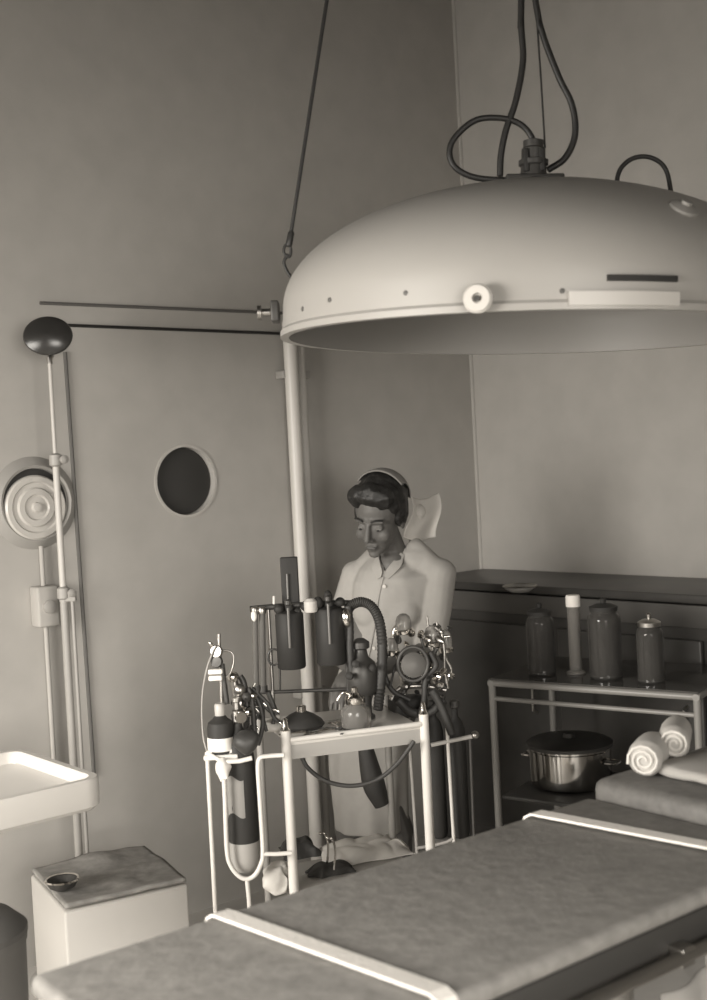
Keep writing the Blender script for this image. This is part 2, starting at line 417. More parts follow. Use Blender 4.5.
# rolled towels on the far right of the table
def roll(p0, p1, r, label):
    ax = (p1-p0).normalized(); L = (p1-p0).length
    t = thing('rolled_towel', (p0+p1)/2-Z*r, label, 'towel', 'rolled towels on the operating table')
    mb = MB(); mb.lathe(p0, [(r*.3, -.006), (r*.8, -.004), (r*.97, .006), (r, .02), (r*1.02, L/2), (r, L-.02), (r*.96, L-.005), (r*.8, L+.004), (r*.3, L+.006)], ax, 28)
    for q in mb.bm.verts: q.co += noise.noise_vector(q.co*22)*.005
    mb.build('roll', mat('roll_cotton', .42, .9, bump=.3, scale=25), t)
    b = MB(); up = Z; side = ax.cross(up).normalized(); pts = []
    for k in range(30):
        a = k*.55; rr = r*(.15+.78*k/30); pts.append(p0-ax*.007+side*math.cos(a)*rr+up*math.sin(a)*rr)
    b.tube(pts, .0025, 5).build('spiral_edge', M_CLOTH, t)
rr = .034
ZH = ZT+.034
q = PZ(645, 779, ZH); q.z = ZH+rr+.002
roll(q, q+te*.0+Vector((.045, .10, 0))*1.0, rr, 'white rolled towel lying lowest and leftmost, directly on the operating table pad')
q2 = q+Vector((.072, .055, 0)); q2.z = ZH+.020+.031
roll(q2, q2+Vector((.035, .115, 0)), .030, 'white rolled towel resting on the folded cloth, higher than its neighbour roll')
q3 = q+Vector((.095, -.005, 0)); q3.z = ZH+.012
mb = MB().box(q3+te*.08+Z*.001, (.26, .13, .022), ex=te, bev=.012)
bmesh.ops.subdivide_edges(mb.bm, edges=mb.bm.edges, cuts=3, use_grid_fill=True)
for w_ in mb.bm.verts: w_.co += Vector((0, 0, noise.noise(w_.co*18)*.006))
o = mb.build('folded_towel', mat('worn_cotton', .34, .9, bump=.3)); tag(o, 'white folded cloth lying flat right of the rolled towels', 'towel')

# white sheet hanging below the near side of the table
def sh(i, j):
    a = .42+.62*i; z = ZT-.10-.36*j
    b = TW+.028+.010*math.sin(i*26)+.006*math.sin(i*61+2)*j+.02*j
    return T(a, b, z)
mb = MB().grid(sh, 90, 20)
o = mb.build('hanging_sheet', mat('worn_grey_cotton', .30, .9, bump=.3, scale=20, var=.1)); sm = o.modifiers.new('s', 'SOLIDIFY'); sm.thickness = .003
tag(o, 'pale creased sheet hanging below the near edge of the operating table', 'sheet')

# ------------------------------------------------------------------ white tray table at the left
ZB = .85
V0 = PZ(106, 776, ZB); e1 = -u; e2 = -v
TLn, TWd = .62, .46
def tb(a, b, z): q = V0+e1*a+e2*b; return Vector((q.x, q.y, z))
t = thing('tray_table', tb(TLn/2, TWd/2, 0), 'white enamel tray table with raised rim cut by the left edge', 'tray table')
def rrect(a0, b0, a1, b1, r, z, n=6):
    out = []
    for (ca, cb, s0) in ((a1-r, b1-r, 0), (a0+r, b1-r, 90), (a0+r, b0+r, 180), (a1-r, b0+r, 270)):
        for k in range(n+1):
            g = math.radians(s0+90*k/n); out.append(tb(ca+r*math.cos(g), cb+r*math.sin(g), z))
    return out
mb = MB(); prof = [(0.012, -.075), (0, -.065), (0, -.006), (.003, 0), (.020, 0), (.023, -.004), (.030, -.028), (.045, -.034)]
rings = [[mb.bm.verts.new(q) for q in rrect(i, i, TLn-i, TWd-i, .05-min(i, .03)*.8, ZB+h)] for i, h in prof]
mb.skin(rings); mb.build('tray', M_ENAM, t)
pc = tb(TLn-.10, TWd*.5, 0)
MB().tube([pc+Z*.06, pc+Z*(ZB-.075)], .025, 20).build('column', M_ENAM, t)
MB().lathe(pc, [(.20, 0), (.20, .03), (.16, .05), (.04, .07), (.03, .10)], n=40).build('base', M_ENAM, t)

# grey bin low at the left edge
pb = P(-34, 905, 2.45); pb.z = 0
t = thing('waste_bin', pb, 'dull grey round waste bin at the lower left edge', 'bin')
MB().lathe(pb, [(.10, 0), (.105, .01), (.115, .60), (.118, .605), (.118, .62)], n=40).build('body', mat('bin_paint', .12, .6), t)
MB().lathe(pb+Z*.62, [(.12, 0), (.12, .012), (.09, .04), (.02, .055), (.005, .056)], n=40).build('lid', mat('bin_lid', .10, .6), t)

# ------------------------------------------------------------------ white step box with dark mat
ZX = .43
K = PZ(64, 908, ZX); R0 = PZ(188, 880, ZX)
xe = (R0-K).normalized(); xw = (R0-K).length; xn = Vector((-xe.y, xe.x, 0)); xd = .36
def bxp(a, b, z): q = K+xe*a+xn*b; return Vector((q.x, q.y, z))
t = thing('step_box', bxp(xw/2, xd/2, 0), 'white box with dark rubber mat on top, low behind the table', 'step box')
MB().box(bxp(xw/2, xd/2, (ZX-.012)/2), (xw, xd, ZX-.012), ex=xe, bev=.008).build('box', mat('box_paint', .50, .5), t)
def matf(i, j): 
    q = bxp(.004+(xw-.008)*i, .004+(xd-.008)*j, 0); q.z = ZX-.006+.010*max(0, noise.noise(q*9))+ (.02*math.exp(-((i-.55)**2+(j-.85)**2)*30)); return q
mb = MB().grid(matf, 30, 30); o = mb.build('rubber_mat', M_MAT, t)
sm = o.modifiers.new('s', 'SOLIDIFY'); sm.thickness = .012; sm.offset = 1
pk = PZ(46, 903, ZX+.012); pk = bxp(.025, .10, ZX+.014)
t = thing('small_bowl', pk, 'tiny dark bowl with shiny rim on the corner of the white box', 'bowl')
MB().lathe(pk, [(.018, 0), (.035, .010), (.045, .028), (.041, .028), (.03, .012), (.01, .006)], n=32).build('bowl', M_DARK, t)
MB().lathe(pk, [(.043, .026), (.0475, .028), (.045, .032), (.040, .030)], n=32, caps=False).build('rim', M_CHROME, t)

# ------------------------------------------------------------------ lamp on a floor stand
dl = 3.68
top = P(50, 368, dl); px_, py_ = top.x, top.y
t = thing('floor_stand_lamp', (px_, py_, 0), 'dark round lamp head on a thin pale floor stand at left', 'floor lamp')
def vp(z, dx=0): return Vector((px_+dx, py_, z))
def zat(y): return P(50+(y-368)*.052, y, dl).z
MB().lathe(vp(0), [(.17, 0), (.17, .018), (.06, .035), (.022, .06), (.016, .10)], n=36).build('base', M_ENAMD, t)
MB().tube([vp(.06), vp(zat(595))], .0125, 12).build('lower_pole', M_TUBEG, t)
MB().tube([vp(zat(700)), vp(zat(466))], .0105, 12).build('middle_pole', mat('pale_tube', .5, .4), t)
MB().tube([vp(zat(470)), vp(zat(362))], .0065, 12).build('upper_pole', mat('pale_tube', .5, .4), t)
MB().tube([vp(zat(600), .026)-Vector((0, .0, 0)), vp(.06, .026)], .006, 10).build('side_rod', M_TUBEG, t)
for y in (459, 592):
    MB().lathe(vp(zat(y+8)), [(.010, 0), (.019, .006), (.019, .036), (.010, .042)], n=20).build('collar', M_ENAMD, t)
    MB().lathe(vp(zat(y+1))+Vector((.017, -.005, 0)), [(.006, 0), (.006, .014), (.013, .016), (.013, .026), (.004, .03)], Vector((.7, -.7, 0)), 14).build('knob', M_ENAMD, t)
MB().box(vp(zat(597), .013), (.05, .02, .03), bev=.003).build('bracket', M_ENAMD, t)
hc = P(48.5, 337, dl-.01)
MB().tube([vp(zat(364)), vp(zat(358)), hc-Z*.055+Vector((0, .02, 0))], .009, 10).build('swivel', M_STEEL, t)
hd = MB(); hax = Vector((.15, -1, .15)).normalized()
hd.lathe(hc-hax*.045, [(.008, -.02), (.016, -.018), (.020, 0), (.045, .008), (.062, .024), (.071, .046), (.074, .062), (.071, .068), (.062, .072), (.04, .080), (.012, .084), (.001, .085)], hax, 40)
for q in hd.bm.verts:
    d_ = q.co-hc; q.co = hc+Vector((d_.x, d_.y, d_.z*.82))
hd.build('lamp_head', mat('dark_lamp_enamel', .03, .25), t)

# ------------------------------------------------------------------ the big surgical dome lamp
dc = 2.62; LR = .545
lc = P(534, 331, dc)
ax_t = Matrix.Rotation(math.radians(2.4), 3, 'Y') @ (Matrix.Rotation(math.radians(1.2), 3, 'X') @ Z)
lamp = thing('dome_lamp', lc, 'huge pale dome operating lamp hanging over the operating table', 'operating lamp')
ax_t.normalize()
lx = (Vector((1, 0, 0))-ax_t*ax_t.x).normalized(); ly = ax_t.cross(lx)
def LP(x, y, h): return lc+lx*x+ly*y+ax_t*h
HH = .312
def domer(h):       # radius at height h above the rim
    k = min(max((h-.045)/(HH-.045), 0), 1); return LR*(1-k**2.15)**(.58)
prof = [(LR-.012, -.012), (LR+.006, -.012), (LR+.006, 0), (LR+.001, .006), (LR, .045)]
for k in range(1, 34):
    h = .045+(HH-.045)*math.sin(math.pi/2*k/34)**1.0; prof.append((domer(h), h))
prof.append((.002, HH))
mb = MB(); inner = [(max(r-.012, .001), max(h-.012, -.012)) for r, h in prof[4:]]
mb.lathe(lc, prof, ax_t, 96, caps=False).build('dome', M_SHELL, lamp)
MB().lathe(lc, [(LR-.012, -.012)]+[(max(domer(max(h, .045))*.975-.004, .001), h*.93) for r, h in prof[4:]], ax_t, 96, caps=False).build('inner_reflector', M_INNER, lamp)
def surf(x, y):      # point on the dome as the camera sees it (near side), for fittings
    r = ray(x, y); o = Vector((0, 0, ZC)); k = 1.2
    while k < 4:
        p = o+r*k; d_ = p-lc; h = d_.dot(ax_t); rad = (d_-ax_t*h).length
        if -.01 < h < HH and rad <= domer(h): break
        k += .0015
    d_ = p-lc; h = d_.dot(ax_t)
    e_ = .004; rn = (d_-ax_t*h).normalized(); sl = (domer(h+e_)-domer(h-e_))/(2*e_)
    nrm = (rn-ax_t*sl).normalized()
    return p, nrm
p, nrm = surf(481, 300)
kn = MB().lathe(p-nrm*.006, [(.016, 0), (.016, .02), (.0245, .022), (.026, .034), (.022, .040), (.009, .040), (.008, .032), (.001, .032)], nrm, 32).build('knob', M_TUBE, lamp)
MB().lathe(p+nrm*.024, [(.005, 0), (.005, .010)], nrm, 12).build('knob_screw', M_DARK, kn)
for x, y in ((406, 293), (562, 291), (303, 309), (330, 300), (436, 310)):
    p, nrm = surf(x, y)
    MB().lathe(p-nrm*.003, [(.0048, 0), (.0048, .005), (.0025, .006)], nrm, 12).build('screw', mat('dull_screw', .10, .5), lamp)
def bandstrip(a0, a1, h0, h1, out, mt, name):
    mb = MB(); rows = []
    for k in range(17):
        a = a0+(a1-a0)*k/16; row = []
        for (o_, h) in ((-.004, h0), (out, h0), (out, h1), (-.004, h1)):
            rd = LR+o_; row.append(mb.bm.verts.new(LP(rd*math.sin(a), -rd*math.cos(a), h)))
        rows.append(row)
    mb.skin(rows).build(name, mt, lamp)
def angx(x, y):
    p, n_ = surf(x, y); d_ = p-lc; return math.atan2(d_.dot(lx), -d_.dot(ly))
a0, a1 = angx(607, 301), angx(676, 301)
bandstrip(a0, a1, .036, .047, .006, M_BLACK, 'dark_slot')
bandstrip(angx(568, 305), angx(676, 305), -.006, .018, .012, mat('bright_strip', .52, .4), 'pale_strip')
# left bracket
pb = LP(-LR-.004, -.02, .045)
MB().box(pb+Vector((-.012, 0, 0)), (.018, .05, .045), bev=.004).build('side_bracket', M_DARK, lamp)
MB().lathe(pb+Vector((-.022, 0, 0)), [(.008, 0), (.008, .018), (.016, .02), (.016, .028)], Vector((-1, 0, 0)), 16).build('bracket_knob', M_STEEL, lamp)
# top fitting
tf = P(533, 178, dc); tp = LP((tf-lc).dot(lx), 0, HH-.004)
MB().lathe(tp, [(.055, 0), (.055, .012), (.038, .016), (.029, .022), (.027, .045), (.032, .048), (.032, .058), (.026, .061), (.026, .082), (.022, .086), (.022, .100), (.010, .104)], ax_t, 28).build('cable_gland', M_DARK, lamp)
MB().box(tp+Vector((.0, 0, .012)), (.125, .07, .024), ex=lx, ez=ax_t, bev=.004).build('mount_plate', M_DARK, lamp)
for dx, y0 in ((.0175, 150), (-.016, 160)):
    MB().box(tp+Vector((dx, -.018, .055)), (.012, .02, .05), bev=.003).build('gland_clamp', M_BLACK, lamp)
# arched hose at the right and round fitting
def cab(pts, r, name, d=dc, sm=8, mt=M_CABLE, par=lamp, n=10):
    q = [P(x, y, d+(dd[0] if dd else 0)) for x, y, *dd in pts]
    return MB().tube(q, r, n, sm).build(name, mt, par)
cab([(615, 192), (620, 170), (634, 158), (652, 158), (666, 170), (672, 198)], .0052, 'handle')
p, nrm = surf(684, 209)
MB().lathe(p-nrm*.004, [(.028, 0), (.028, .008), (.020, .012), (.010, .014), (.010, .02), (.001, .021)], nrm, 28).build('round_fitting', mat('dim_fitting', .30, .5), lamp)
cab([(535, 150), (531, 136), (520, 124), (500, 118), (474, 121), (452, 142), (452, 163), (470, 176), (500, 180), (530, 178)], .0068, 'looped_cable')
# hanging cables to the ceiling
def topt(x, y, d=dc, z=HT):
    a = P(x, y, d); return Vector((a.x, a.y, z))
def hang(pts, r, name, label, cat, mt=M_CABLE):
    q = [P(x, y, dc) for x, y in pts]; d_ = (q[0]-q[1]).normalized()
    q.insert(0, q[0]+Vector((d_.x/max(d_.z, .2), 0, 1))*(HT-q[0].z-.002)); q[0].z = HT-.004
    return tag(MB().tube(q, r, 10, 8).build(name, mt), label, cat)
hang([(522, -40), (521, 20), (523, 60), (516, 100), (506, 130), (501, 155), (500, 176)], .0072, 'power_cable', 'dark thick cable dropping through the loop on the lamp dome', 'cable')
hang([(528, -40), (540, 25), (558, 75), (572, 105), (575, 135), (565, 158), (548, 170)], .0072, 'power_cable', 'dark thick cable sagging to the right of the lamp fitting', 'cable')
hang([(535, -40), (537, 20), (541, 80), (545, 148)], .0022, 'suspension_wire', 'thin straight wire running up from the top fitting of the dome lamp', 'wire')
# left suspension wire with hook
t0 = P(290, 240, dc); t1 = P(330, -20, dc); dv = (t1-t0)/(t1.z-t0.z)
sw_ = thing('suspension_cable', t0+dv*(HT-t0.z), 'dark wire with hook holding the left side of the dome', 'wire')
MB().tube([t0, t0+dv*(HT-t0.z-.003)], .0042, 8).build('wire', M_CABLE, sw_)
cab([(290, 243), (285, 246), (284, 253), (289, 257), (291, 251), (289, 243)], .0032, 'eye_loop', par=sw_, sm=6)
cab([(288, 254), (284, 262), (287, 271), (291, 277)], .0036, 'hook', par=sw_, sm=6)
MB().cap(P(291, 234, dc), .0075, P(289, 244, dc), .0075, 10).build('clamp', M_CABLE, sw_)
MB().box(Vector((tp.x, tp.y, HT-.012)), (.5, .3, .022), bev=.005).build('ceiling_mount', M_DARK, lamp)

# ------------------------------------------------------------------ anaesthesia trolley
ZK = .87
FL = PZ(286, 741, ZK); FR = PZ(424, 724, ZK)
ce = (FR-FL).normalized(); cw = (FR-FL).length; cn = Vector((-ce.y, ce.x, 0)); cd = .30
def ct(a, b, z): q = FL+ce*a+cn*b; return Vector((q.x, q.y, z))
tr = thing('instrument_trolley', ct(cw/2, cd/2, 0), 'white tubular trolley carrying the anaesthetic apparatus in front of the nurse', 'trolley')
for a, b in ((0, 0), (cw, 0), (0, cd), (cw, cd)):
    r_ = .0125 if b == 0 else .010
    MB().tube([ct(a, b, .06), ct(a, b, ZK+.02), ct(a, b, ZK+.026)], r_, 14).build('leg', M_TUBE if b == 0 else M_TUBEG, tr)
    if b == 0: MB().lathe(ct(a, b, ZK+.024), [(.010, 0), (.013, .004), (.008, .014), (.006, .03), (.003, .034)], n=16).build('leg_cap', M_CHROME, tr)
    MB().lathe(ct(a, b, .03)-ce*.012, [(.028, -.01), (.03, 0), (.028, .01)], ce, 20).build('caster', M_RUB, tr)
mb = MB().box(ct(cw/2, cd/2, ZK-.008), (cw-.02, cd+.0, .016), ex=ce, bev=.005); mb.build('top_tray', M_ENAM, tr)
MB().tube([ct(.01, -.004, ZK+.002), ct(cw-.01, -.004, ZK+.002)], .007, 10).build('front_rim', M_TUBE, tr)
MB().box(ct(cw/2, .002, ZK-.03), (cw-.02, .006, .035), ex=ce).build('apron', mat('tray_apron', .34, .5), tr, smooth=False)
SHZ = .46
MB().box(ct(cw/2, cd/2, SHZ-.006), (cw-.01, cd, .012), ex=ce, bev=.004).build('lower_shelf', M_ENAMD, tr)

# tubular cylinder cradle on the left of the trolley
dL = 2.96
def tl(pts, r, name, par, mt=M_TUBE, sm=0, d=dL, n=10):
    return MB().tube([P(q[0], q[1], d+(q[2] if len(q) > 2 else 0)) for q in pts], r, n, sm).build(name, mt, par)
b0 = P(211, 756, dL); 
cr_ = thing('cylinder_cradle', Vector((b0.x+.06, b0.y, 0)), 'white bent tube cradle holding the gas cylinder left of the trolley', 'cradle')
tl([(207, 752), (215, 905), (220, 1000)], .0055, 'post', cr_)
tl([(207, 753), (214, 752), (232, 751)], .006, 'upper_bar', cr_)
tl([(223, 762), (240, 761), (252, 758)], .006, 'front_bar', cr_, d=dL-.03)
tl([(223, 762), (225, 800), (227, 850), (231, 866), (239, 876), (247, 879), (255, 875), (261, 864), (263, 850), (260, 800), (258, 768), (260, 758), (268, 756), (284, 755)], .0058, 'hoop', cr_, sm=5, d=dL-.03)
tl([(247, 879), (249, 900), (253, 990)], .0055, 'stem', cr_, d=dL-.03)
tl([(263, 854), (276, 854), (292, 853)], .0055, 'cross_bar', cr_, d=dL-.03)
tl([(207, 753, 0), (214, 757, -.015), (223, 762, -.03)], .0055, 'link_bar', cr_)
# gas cylinder in the cradle
pA = P(246, 872, dL+.025)
gc = thing('gas_cylinder', pA, 'dark gas cylinder with pale bottom standing in the white tube cradle', 'gas cylinder')
zz = lambda y, d=dL+.025, x=246: P(x, y, d).z-pA.z
MB().lathe(pA, [(.012, 0), (.026, .006), (.036, .022), (.038, .04), (.038, zz(840))], n=32).build('pale_bottom', mat('pale_cylinder_paint', .33, .5), gc)
MB().lathe(pA, [(.038, zz(840)), (.0385, zz(839)), (.0385, zz(775)), (.037, zz(757)), (.031, zz(742)), (.019, zz(732)), (.012, zz(727)), (.010, zz(722))], n=32).build('body', M_BLACK, gc)
mb = MB()
def lb(i, j):
    a = math.radians(-150+75*i); h = zz(812)+(zz(775)-zz(812))*j+.01*math.sin(i*5); r_ = .0392+.0015*noise.noise(Vector((i*4, j*4, 0)))
    return pA+Vector((r_*math.cos(a), r_*math.sin(a), h+.012*(i-.5)))
mb.grid(lb, 12, 8).build('torn_label', mat('old_label', .22, .8), gc)
MB().lathe(pA+Z*zz(722), [(.010, 0), (.014, .004), (.014, .03), (.008, .034), (.008, .05), (.012, .053), (.012, .062)], n=20).build('valve', M_STEEL, gc)
MB().lathe(pA+Z*(zz(722)+.02), [(.008, 0), (.008, .03), (.014, .033), (.014, .044)], Vector((.3, -.9, 0)), 16).build('outlet', M_CHROME, gc)

# white cloth wad hanging at the cradle
mb = MB().ell(P(223, 770, dL-.03), (.018, .016, .03), n=24)
for q in mb.bm.verts: q.co += noise.noise_vector(q.co*40)*.010
tag(mb.build('cotton_wad', M_CLOTH), 'small crumpled white cloth tucked into the cradle beside the cylinder', 'cloth')

# bottle with dark shoulder and white label on the cradle's upper bar
pB = P(222, 752, dL+.02); 
bt = thing('labelled_bottle', pB, 'dark bottle with white paper label, topmost left on the cradle bar', 'bottle')
zb = lambda y: P(222, y, dL+.02).z-pB.z
MB().lathe(pB, [(.030, 0), (.034, .004), (.034, zb(728)), (.031, zb(722)), (.018, zb(718)), (.011, zb(714)), (.010, zb(705))], n=28).build('body', M_BLACK, bt)
MB().lathe(pB, [(.0345, zb(749)), (.035, zb(748)), (.035, zb(737)), (.0345, zb(736))], n=28, caps=False).build('label', M_LABEL, bt)
MB().lathe(pB+Z*zb(716), [(.012, 0), (.013, .002), (.013, .028), (.010, .032)], n=20).build('neck_collar', mat('pale_neck', .42, .4), bt)
# support plate under bottle
MB().box(pB-Z*.006, (.085, .07, .012), bev=.003).build('bottle_plate', M_TUBE, cr_)

# upright regulator with gauges above the bottle
pR = P(220, 705, dL+.05)
rg = thing('pressure_regulator', pR, 'small chrome and black regulator on thin rod above the labelled bottle', 'regulator')
def mpt(x, y, d=dL+.05): return P(x, y, d)
MB().tube([mpt(222, 712, dL+.05), mpt(221, 680), mpt(219, 640), mpt(219, 634)], .0045, 10).build('rod', M_STEEL, rg)
MB().tube([mpt(227, 704), mpt(224, 682), mpt(222, 664)], .007, 10).build('dark_sleeve', M_DARK, rg)
for y in (651, 661):
    MB().lathe(mpt(218, y)+Vector((0, -.004, 0)), [(.006, -.006), (.014, 0), (.016, .010), (.014, .014), (.002, .015)], Vector((-.25, -1, .1)), 24).build('gauge', M_STEEL if y < 655 else M_DARK, rg)
MB().lathe(mpt(214, 647), [(.004, 0), (.006, .01), (.003, .02)], Vector((-.6, -.3, .7)), 12).build('spout', M_CHROME, rg)
tl([(222, 650), (231, 652), (234, 660), (231, 672), (225, 678)], .0022, 'wire_hoop', rg, M_STEEL, 6, dL+.05)
for y, w_ in ((671.5, .036), (678, .034)):
    MB().box(mpt(215.5, y, dL+.03), (w_, .016, .0125), bev=.003).build('white_block', M_LABEL, rg)
tl([(207, 752), (203, 735), (202, 700), (206, 672), (212, 654), (216, 646)], .0022, 'thin_tube', rg, mat('pale_rubber', .30, .5), 6, dL+.03)

# cluster of valves and hoses on the gas cylinder between cradle and trolley
vc_ = thing('yoke_valve_cluster', P(244, 728, dL+.09), 'cluster of dull metal valves and black hoses above the gas cylinder', 'valve cluster')
tl([(238, 726), (237, 700), (233, 676)], .010, 'stem', vc_, M_STEEL, 4, dL+.09)
tl([(246, 730), (247, 705), (244, 684), (240, 676)], .008, 'stem', vc_, M_DARK, 4, dL+.10)
tl([(255, 738), (252, 700), (248, 688)], .007, 'stem', vc_, M_DARK, 4, dL+.08)
for x, y, r_, m_ in ((233, 677, .013, M_CHROME), (240, 690, .014, M_STEEL), (247, 697, .012, M_DARK), (238, 703, .015, M_STEEL), (246, 712, .013, M_CHROME), (236, 716, .012, M_DARK)):
    c_ = P(x, y, dL+.07); MB().lathe(c_, [(r_*.4, -.012), (r_, -.008), (r_, .006), (r_*.7, .010), (r_*.2, .014)], Vector((random.uniform(-.6, .6), -1, random.uniform(-.2, .6))), 18).build('valve', m_, vc_)
tl([(248, 690), (258, 700), (263, 722), (258, 745)], .006, 'rubber_hose', vc_, M_RUB, 6, dL+.09)
tl([(252, 688), (268, 704), (273, 716), (279, 722)], .005, 'rubber_hose', vc_, M_RUB, 6, dL+.09)
rnd = random.Random(11)
for k in range(9):
    x0, y0 = rnd.uniform(236, 262), rnd.uniform(680, 705); x1, y1 = rnd.uniform(252, 284), rnd.uniform(712, 738)
    tl([(x0, y0), (x0*.6+x1*.4+rnd.uniform(-6, 10), y0*.7+y1*.3), (x0*.3+x1*.7+rnd.uniform(-6, 6), y0*.3+y1*.7), (x1, y1)], rnd.uniform(.0025, .005), 'thin_hose', vc_, rnd.choice((M_RUB, M_STEEL, M_DARK, M_CHROME)), 6, dL+.10)
for k in range(8):
    c_ = P(rnd.uniform(234, 276), rnd.uniform(688, 728), dL+.08); r_ = rnd.uniform(.005, .010)
    MB().lathe(c_, [(r_*.4, -.012), (r_, -.008), (r_, .006), (r_*.3, .012)], Vector((rnd.uniform(-1, 1), -1, rnd.uniform(-.6, .9))), 14).build('valve', rnd.choice((M_CHROME, M_STEEL, M_DARK)), vc_)
# black bag
mb = MB().ell(P(247, 742, dL+.0-.055), (.034, .026, .028), n=24)
for q in mb.bm.verts: q.co += noise.noise_vector(q.co*25)*.008
tag(mb.build('rubber_bulb', M_RUB), 'black rubber bulb hanging in front of the gas cylinder shoulder', 'bulb')

# ------------------------------------------------------------------ the anaesthetic machine on the trolley
dm = 3.20
mbase = P(300, 722, dm); mbase.z = ZK
am = thing('anaesthetic_machine', mbase, 'anaesthetic machine with black canisters and glass flow tubes on the trolley', 'anaesthetic machine')
def tm(pts, r, name, mt, sm=0, d=dm, n=12, par=am): return tl(pts, r, name, par, mt, sm, d, n)
for x in (268, 344):       # feet to tray
    p0 = P(x, 608, dm); 
    MB().tube([p0, Vector((p0.x, p0.y, ZK+.001))], .0055, 12).build('upright', M_STEEL if x == 268 else M_DARK, am)
    MB().lathe(Vector((p0.x, p0.y, ZK)), [(.022, 0), (.022, .006), (.008, .012)], n=20).build('foot', M_STEEL, am)
tm([(246, 693), (300, 691), (350, 689)], .005, 'lower_bar', M_DARK)
tm([(250, 609), (270, 607), (300, 605), (330, 603), (350, 603)], .008, 'manifold', M_DARK)
# tall dark back panel
c_ = P(291, 600, dm+.03); q_ = P(288.5, 557, dm+.03); 
MB().box(Vector(((c_.x+q_.x)/2, c_.y, (q_.z+P(292, 645, dm+.03).z)/2)), (.047, .02, q_.z-P(292, 645, dm+.03).z), bev=.003).build('scale_panel', M_BLACK, am)
MB().tube([P(287, 574, dm+.014), P(289, 622, dm+.014)], .003, 8).build('scale_tube', mat('tube_glass_dark', .14, .4), am)
for cx, y0, y1, r_ in ((291, 612, 668, .038), (331, 608, 664, .039)):
    a = P(cx+1, y1, dm-.01); b = P(cx, y0, dm-.01); h = b.z-a.z
    MB().lathe(a, [(r_*.92, 0), (r_, .004), (r_, h-.006), (r_*.9, h), (r_*.35, h+.006), (r_*.35, h+.02)], n=36).build('canister', M_BLACK, am)
    MB().tube([P(cx-3, y0-4, dm-.055), P(cx-1, y1-20, dm-.055)], .0035, 8).build('sight_tube', mat('tube_glass_dark', .14, .4), am)
    MB().lathe(P(cx-3, y0-6, dm-.053), [(.004, 0), (.009, .004), (.009, .014), (.004, .018)], n=14).build('sight_cap', M_DARK, am)
for cx in (291, 331):
    tm([(cx, 608), (cx, 614)], .014, 'neck', M_DARK)
for x, y, rx, ry in ((279, 609, .014, .014), (306, 606, .016, .014), (318, 603, .014, .018), (328, 597, .012, .018), (340, 602, .014, .013), (298, 612, .010, .012)):
    MB().ell(P(x, y, dm-.02), (rx, rx, ry), n=16).build('valve_head', M_BLACK, am)
MB().lathe(P(311, 612, dm-.03), [(.016, 0), (.018, .005), (.018, .028), (.010, .036)], n=24).build('white_cup', mat('cup_enamel', .5, .4), am)
MB().ell(P(346, 618, dm-.03), (.014, .012, .026), n=16).build('bright_valve', M_CHROME, am)
# glass flow tubes at the left
for x, r_ in ((255, .0075), (262, .0085)):
    a = P(x+1.5, 690, dm-.02); b = P(x, 612, dm-.02)
    MB().tube([a, b], r_, 16).build('flow_tube', mat('flow_glass', .18, .12, trans=.35), am)
    MB().lathe(b-Z*.004, [(r_+.002, 0), (r_+.003, .004), (r_+.003, .014), (r_, .018)], n=18).build('tube_cap', M_STEEL, am)
    MB().lathe(a-Z*.004, [(r_+.003, 0), (r_+.003, .016)], n=18).build('tube_socket', M_DARK, am)
MB().ell(P(254, 616, dm-.035), (.008, .008, .015), n=16).build('white_tap', M_LABEL, am)
tm([(274, 596), (274, 604)], .004, 'small_nipple', M_ENAM)
tm([(279, 615), (280, 690)], .003, 'thin_rod', M_DARK)
# side ring
ring = [P(274+6*math.cos(a), 657+8*math.sin(a), dm-.02) for a in [math.pi*2*k/20 for k in range(21)]]
MB().tube(ring, .003, 8).build('crank_ring', M_DARK, am)
# diagonal strut down to the tray
tm([(268, 692), (273, 705), (278, 717)], .007, 'strut', M_DARK, 4, dm-.06)
MB().ell(P(278, 717, dm-.07), (.007, .007, .007), n=14).build('strut_end', M_ENAM, am)
# corrugated hose arch (part of the machine)
arc = catmull([P(x, y, dm-.01) for x, y in ((347, 612), (352, 605), (362, 602), (372, 607), (379, 620), (382, 640), (382, 665), (380, 690), (378, 710))], 12)
MB().tube(arc, .0135, 14, ribs=.07).build('corrugated_hose', M_RUB, am)
arc = catmull([P(x, y, dm-.02) for x, y in ((348, 606), (350, 625), (350, 650), (352, 672))], 10)
MB().tube(arc, .010, 14, ribs=.07).build('corrugated_hose', M_RUB, am)
# dark vaporiser body between the hoses
a = P(363, 694, dm); 
MB().lathe(a, [(.034, 0), (.040, .01), (.042, .06), (.036, .085), (.020, .10), (.016, .12), (.024, .125), (.024, .14), (.010, .15)], n=30).build('vaporiser', M_DARK, am)
MB().lathe(Vector((a.x, a.y, ZK)), [(.03, 0), (.03, .008), (.022, .014), (.022, a.z-ZK)], n=24).build('vaporiser_foot', M_DARK, am)
for x, y in ((350, 676), (372, 668), (356, 664)):
    MB().lathe(P(x, y, dm-.05), [(.005, -.01), (.010, 0), (.010, .01), (.003, .014)], Vector((.3*(x-360)/10, -1, .2)), 16).build('vaporiser_knob', M_BLACK, am)

